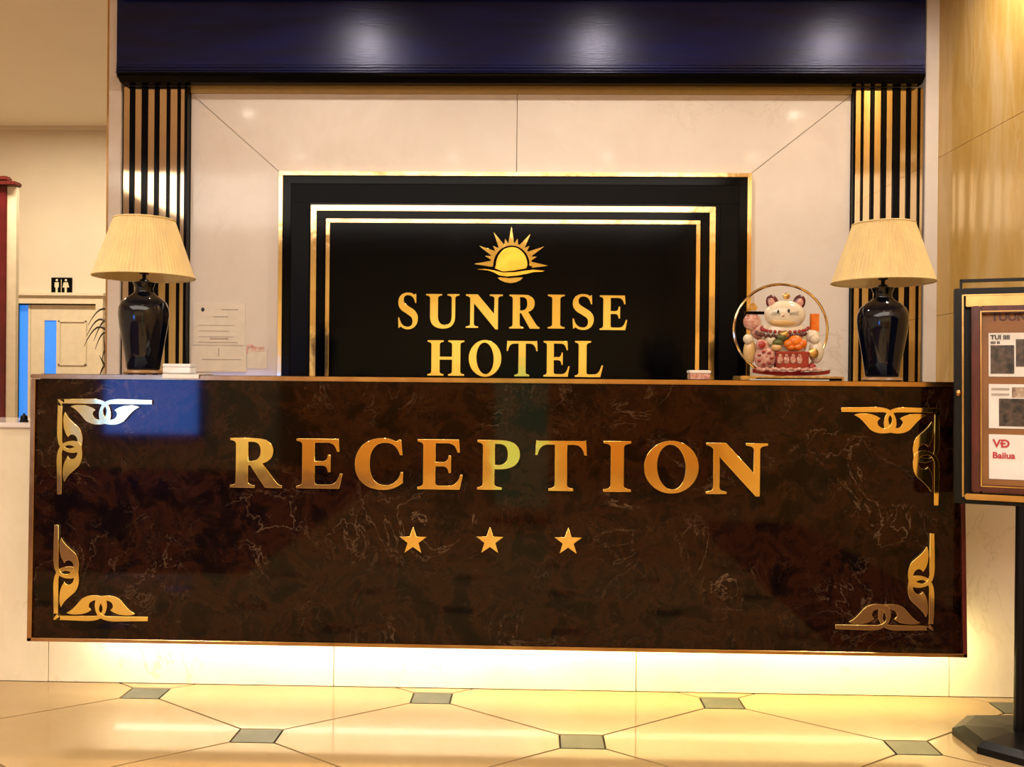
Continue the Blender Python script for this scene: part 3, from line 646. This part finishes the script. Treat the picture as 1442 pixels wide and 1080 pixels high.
# necklace beads
b=bmesh.new()
for i in range(15):
    a=PI*(i/14); p=CP(512-195*math.cos(a),492+34*math.sin(a),-.018-.016*math.sin(a)); ellipsoid(p,(15*k6,13*k6,15*k6),b,10)
link('bead_collar',b,'cat_red',lc,True)
b=bmesh.new()
for i in range(26):
    a=PI*(i/25); p=CP(480-205*math.cos(a),528+26*math.sin(a)+10*(i%2),-.030-.010*math.sin(a)); ellipsoid(p,(15*k6,12*k6,15*k6),b,8)
link('bead_string',b,'cat_maroon',lc,True)
# raised paw with fan on the left, scroll on the right
ce_('raised_paw',235,440,75,75,45,'cat_pink',.0); ce_('paw_arm',285,520,60,80,45,'cat_pink',.005,rot=-.5)
p0,p1=CP(172,362,-.01),CP(335,364,-.01); link('fan_handle',tube([p0,p1],13*k6,8),'black_gloss',lc)
me=plate([[(CP(x,y).x,CP(x,y).z) for x,y in ((185,345),(200,295),(245,280),(275,318),(262,345))]],.008,.001); me.transform(Matrix.Translation((0,YCt-.01,0))); link('fan',me,'cat_gold',lc)
b=bmesh.new(); add_box(b,CP(728,400).x,CP(796,400).x,YCt-.012,YCt+.012,CP(760,530).z,CP(760,372).z,bev=.003)
link('scroll',b,'cat_orange',lc)
for x in (728,796):
    p=CP(x,380); link('scroll_tip',tube([p,p+Vector((.001 if x>760 else -.001,0,.008))],.003,6,None,True),'cat_gold',lc)
ce_('right_paw',745,560,62,55,40,'cat_white',-.005)
# side dolls
for x,y,s in ((200,585,1),(765,585,1),(395,590,1.15)):
    ce_('doll_head',x,y,42*s,42*s,34,'cat_white',-.025)
ce_('doll_body',215,690,55,105,38,'cat_cream',-.012); ce_('doll_body',775,690,62,100,40,'cat_white',-.015)
ce_('doll_body',345,745,92,95,45,'cat_pink',-.035); ce_('doll_head',318,640,55,55,36,'cat_pink',-.035)
ce_('coin',318,632,30,30,10,'cat_red',-.058,seg=14); ce_('coin',752,705,44,44,14,'cat_gold',-.045,seg=14)
b=bmesh.new()
for i in range(7):
    a=i*.9; p=CP(345+55*math.cos(a),745+55*math.sin(a),-.058); ellipsoid(p,(17*k6,9*k6,11*k6),b,8)
link('robe_pattern',b,'cat_red',lc,True)
# ingots and oranges
for x,y,rx,ry,m in ((600,600,75,58,'cat_orange'),(540,625,48,45,'cat_orange'),(655,625,52,50,'cat_orange'),(620,650,50,40,'cat_orange'),(560,655,45,34,'cat_orange')):
    ce_('orange',x,y,rx*.8,ry*.8,36,m,-.048)
for x,y,m in ((490,570,'cat_green'),(450,615,'cat_green'),(440,655,'cat_cream'),(505,545,'cat_gold')):
    ce_('ingot',x,y,44,32,30,m,-.040)
x0,x1=CP(435,700,-.05).x,CP(708,700,-.05).x
b=bmesh.new(); add_box(b,x0,x1,YCt-.062,YCt-.02,CP(500,830,-.05).z,CP(500,700,-.05).z,bev=.003); add_box(b,x0-.002,x1+.002,YCt-.066,YCt-.018,CP(500,712,-.05).z,CP(500,690,-.05).z,bev=.002)
link('treasure_box',b,'cat_red',lc)
b=bmesh.new()
for i in range(4):
    p=CP(470+i*55,760,-.064); ellipsoid(p,(24*k6,7*k6,34*k6),b,10); ellipsoid(p+Vector((0,-.001,34*k6)),(14*k6,7*k6,14*k6),b,8)
link('box_relief',b,'cat_pink',lc,True)
b=bmesh.new()
for i in range(16):
    p=CP(290+i*34,838+8*(i%2),-.058); ellipsoid(p,(24*k6,14*k6,17*k6),b,8)
link('wave_relief',b,'cat_pink',lc,True)
for x in (740,): ce_('lotus_bud',x,825,38,34,25,'cat_red',-.04,seg=12)

# ================================================================== NOTICE BOARD STAND
bx=P(1437,1018,2.93).x
nb=thing('notice_board_stand','maroon framed notice board with posters on a black pole stand at right edge','notice board',(bx,2.93,0),world=False)
nb.rotation_euler=(0,0,math.radians(-20))
link('base_plate',(lambda b:(b,)[0])(lathe([(.20,0),(.20,.022),(.165,.036),(.05,.045)],8)),'black_metal',nb)
link('pole',lathe([(.021,.045),(.021,.80)],24),'black_metal',nb,True)
TL=Matrix.Translation((.052,-.01,.78))@Matrix.Rotation(math.radians(-6),4,'X')
def nbp(name,b,m,smooth=False,parent=None):
    if isinstance(b,bmesh.types.BMesh): bmesh.ops.transform(b,matrix=TL,verts=b.verts)
    else: b.transform(TL)
    return link(name,b,m,parent or nb,smooth)
S=.00255
def bu(px): return -.255+(px-1347)*S         # board x from photo px
def bz(py): return (696-py)*S*.96
def ring(x0,x1,z0,z1,w,y0,y1,bev=.002):
    b=bmesh.new(); add_box(b,x0,x0+w,y0,y1,z0,z1,bev=bev); add_box(b,x1-w,x1,y0,y1,z0,z1,bev=bev); add_box(b,x0+w,x1-w,y0,y1,z1-w,z1,bev=bev); add_box(b,x0+w,x1-w,y0,y1,z0,z0+w,bev=bev); return b
xr_=.255
nbp('back_board',box(-.25,.25,.012,.024,0,bz(404),bev=.002),'black_metal')
nbp('outer_frame',ring(-.255,xr_,-.004,bz(402),.026,-.012,.026),'black_metal')
nbp('brass_bead',ring(-.232,.232,.018,bz(411),.005,-.015,-.006,.001),'brass')
nbp('top_plate',box(-.22,.22,-.014,.0115,bz(428),bz(413),bev=.002),'brass')
nbp('top_rail',(lambda b:(add_box(b,-.238,.0,-.008,.004,bz(393),bz(389)),add_box(b,-.238,-.230,-.008,.004,bz(402),bz(389)),add_box(b,-.004,.004,-.008,.004,bz(402),bz(389)),b)[-1])(bmesh.new()),'black_metal')
nbp('case_frame',ring(-.205,.205,bz(682),bz(428.5),.026,-.035,.0115,.004),'maroon_wood')
nbp('case_bead',ring(-.180,.180,bz(674),bz(436),.004,-.038,-.0345,.001),'brass')
nbp('pinboard',box(-.178,.178,-.012,.0115,bz(671),bz(438)),'tan_board')
nbp('lower_ledge',box(-.225,.225,-.030,.0115,bz(692),bz(684),bev=.003),'brass')
nbp('hinge_knob',ellipsoid((-.243,-.018,bz(548)),(.009,.007,.012),seg=12),'brass',True)
def txt(s,x,z,size,m,name,w=1.0,y=-.0165,parent=None):
    cu=bpy.data.curves.new('t','FONT'); cu.body=s; cu.size=size; cu.extrude=.0006; cu.offset=.03*size
    o=bpy.data.objects.new('t',cu); C.objects.link(o); dg=bpy.context.evaluated_depsgraph_get(); me=bpy.data.meshes.new_from_object(o.evaluated_get(dg)); bpy.data.objects.remove(o); bpy.data.curves.remove(cu)
    me.transform(Matrix.Translation((x,y,z))@Matrix.Rotation(PI/2,4,'X')@Matrix.Diagonal((w,1,1,1))); me.materials.clear()
    return nbp(name,me,m,parent=parent)
txt('TUUNOAI',bu(1390),bz(448),.036,'maroon_wood','heading_text',1.05,y=-.0128)
def poster(py0,py1,name,kind):
    x0,x1=bu(1387),.155
    po=nbp(name,box(x0,x1,-.0155,-.0122,bz(py1),bz(py0),bev=.001),'paper_w')
    y0,y1=-.0168,-.0156
    if kind==0:
        nbp('poster_photo',box(x0+.006,x0+.075,y0,y1,bz(py1)+.010,bz(py0)-.042),'photo_dark',parent=po)
        nbp('poster_photo',box(x0+.080,x1-.006,y0,y1,bz(py1)+.034,bz(py0)-.022),'photo_dark',parent=po)
        txt('TUI IIII',x0+.006,bz(py0)-.022,.020,'ink','poster_text',parent=po); txt('IIIII III',x0+.006,bz(py0)-.037,.012,'ink','poster_text',parent=po)
    elif kind==1:
        nbp('poster_photo',box(x0+.030,x1-.006,y0,y1,bz(py1)+.008,bz(py0)-.048),'photo_dark',parent=po)
        nbp('poster_photo',box(x0+.068,x1-.04,y0,y1,bz(py0)-.044,bz(py0)-.010),'photo_pale',parent=po)
        b=bmesh.new()
        for k in range(2): add_box(b,x0+.008,x0+.060,y0,y1,bz(py0)-.020-.018*k,bz(py0)-.013-.018*k)
        nbp('poster_text',b,'grey_ink',parent=po)
    else:
        txt('V\u00d0',x0+.012,bz(py0)-.042,.036,'red_ink','poster_text',parent=po); txt('Baiiua',x0+.010,bz(py0)-.078,.028,'red_ink','poster_text',parent=po)
        nbp('poster_photo',box(x0+.105,x1-.006,y0,y1,bz(py1)+.008,bz(py0)-.010),'photo_dark',parent=po)
poster(465,525,'poster',0); poster(535,595,'poster',1); poster(603,663,'poster',2)

# ================================================================== TWIG PLANT beside the wall end
YT=6.2
px_=P(158,520,YT).x
tp=thing('twig_plant','dry dark twiggy plant just left of the white wall edge by the far door','plant',(px_,YT,0))
link('pot',lathe([(.10,0.001),(.14,.25),(.15,.26),(.14,.27),(.12,.25)],24,px_,YT),'pot',tp,True)
rnd=random.Random(4); 
for (x0,y0,x1,y1,cv) in ((152,520,140,500,3),(150,520,146,470,4),(155,470,118,470,-22),(156,460,122,455,-20),(158,440,124,440,-14),(156,475,134,474,-16),(156,500,148,440,6),(150,515,138,522,-6),(158,450,132,462,-12),(155,490,143,490,-8)):
    pts=[]
    for i in range(9):
        t=i/8; x=x0+(x1-x0)*t; y=y0+(y1-y0)*t+cv*math.sin(PI*t)*.6+ (0 if cv>0 else 18*t*t)
        pts.append(P(x,y,YT+.05*math.sin(3*t+x0)))
    link('twig',tube(pts,.011,6,taper=True),'twig',tp)
link('stem',tube([(px_,YT,.24),(px_-.02,YT,.7),(px_+.01,YT,1.2),P(157,440,YT),P(153,415,YT)],.012,8,taper=True),'twig',tp)

# ================================================================== DOWNLIGHTS
dproto=None
for i,(x,y) in enumerate(DOWN):
    if dproto is None:
        t=thing('ceiling_downlight','round recessed ceiling downlight with warm white glass','downlight',(x,y,ZC),'ceiling downlights over the lobby',world=False)
        link('trim_ring',lathe([(.058,-.001),(.060,-.012),(.046,-.014),(.044,-.001)],28,cap=False),'white',t,True)
        link('lens',lathe([(.043,-.006),(.043,-.003)],24),'lamp_disc',t)
        dproto=t
    else:
        t=dproto.copy(); C.objects.link(t); t.location=(x,y,ZC)
        for ch in dproto.children:
            c=ch.copy(); C.objects.link(c); c.parent=t
# added, unseen mint cloth banner that gives the middle gold letters their green reflection
bn=thing('reflector_stand','mint green cloth banner standing in for a person, unseen behind the viewpoint','reflector',(-.1,-1.1,0))
link('reflector_cloth',box(-.30,.14,-1.105,-1.10,.12,1.42),'mint',bn)
link('reflector_foot',box(-.32,.16,-1.2,-1.0,0.001,.03,bev=.004),'black_metal',bn)
link('reflector_rail',box(-.31,.15,-1.115,-1.09,1.42,1.45,bev=.002),'white',bn)
link('reflector_post',box(-.09,-.07,-1.13,-1.11,.03,1.42),'black_metal',bn)
for o in SC.objects:
    if '_w' in o: del o['_w']
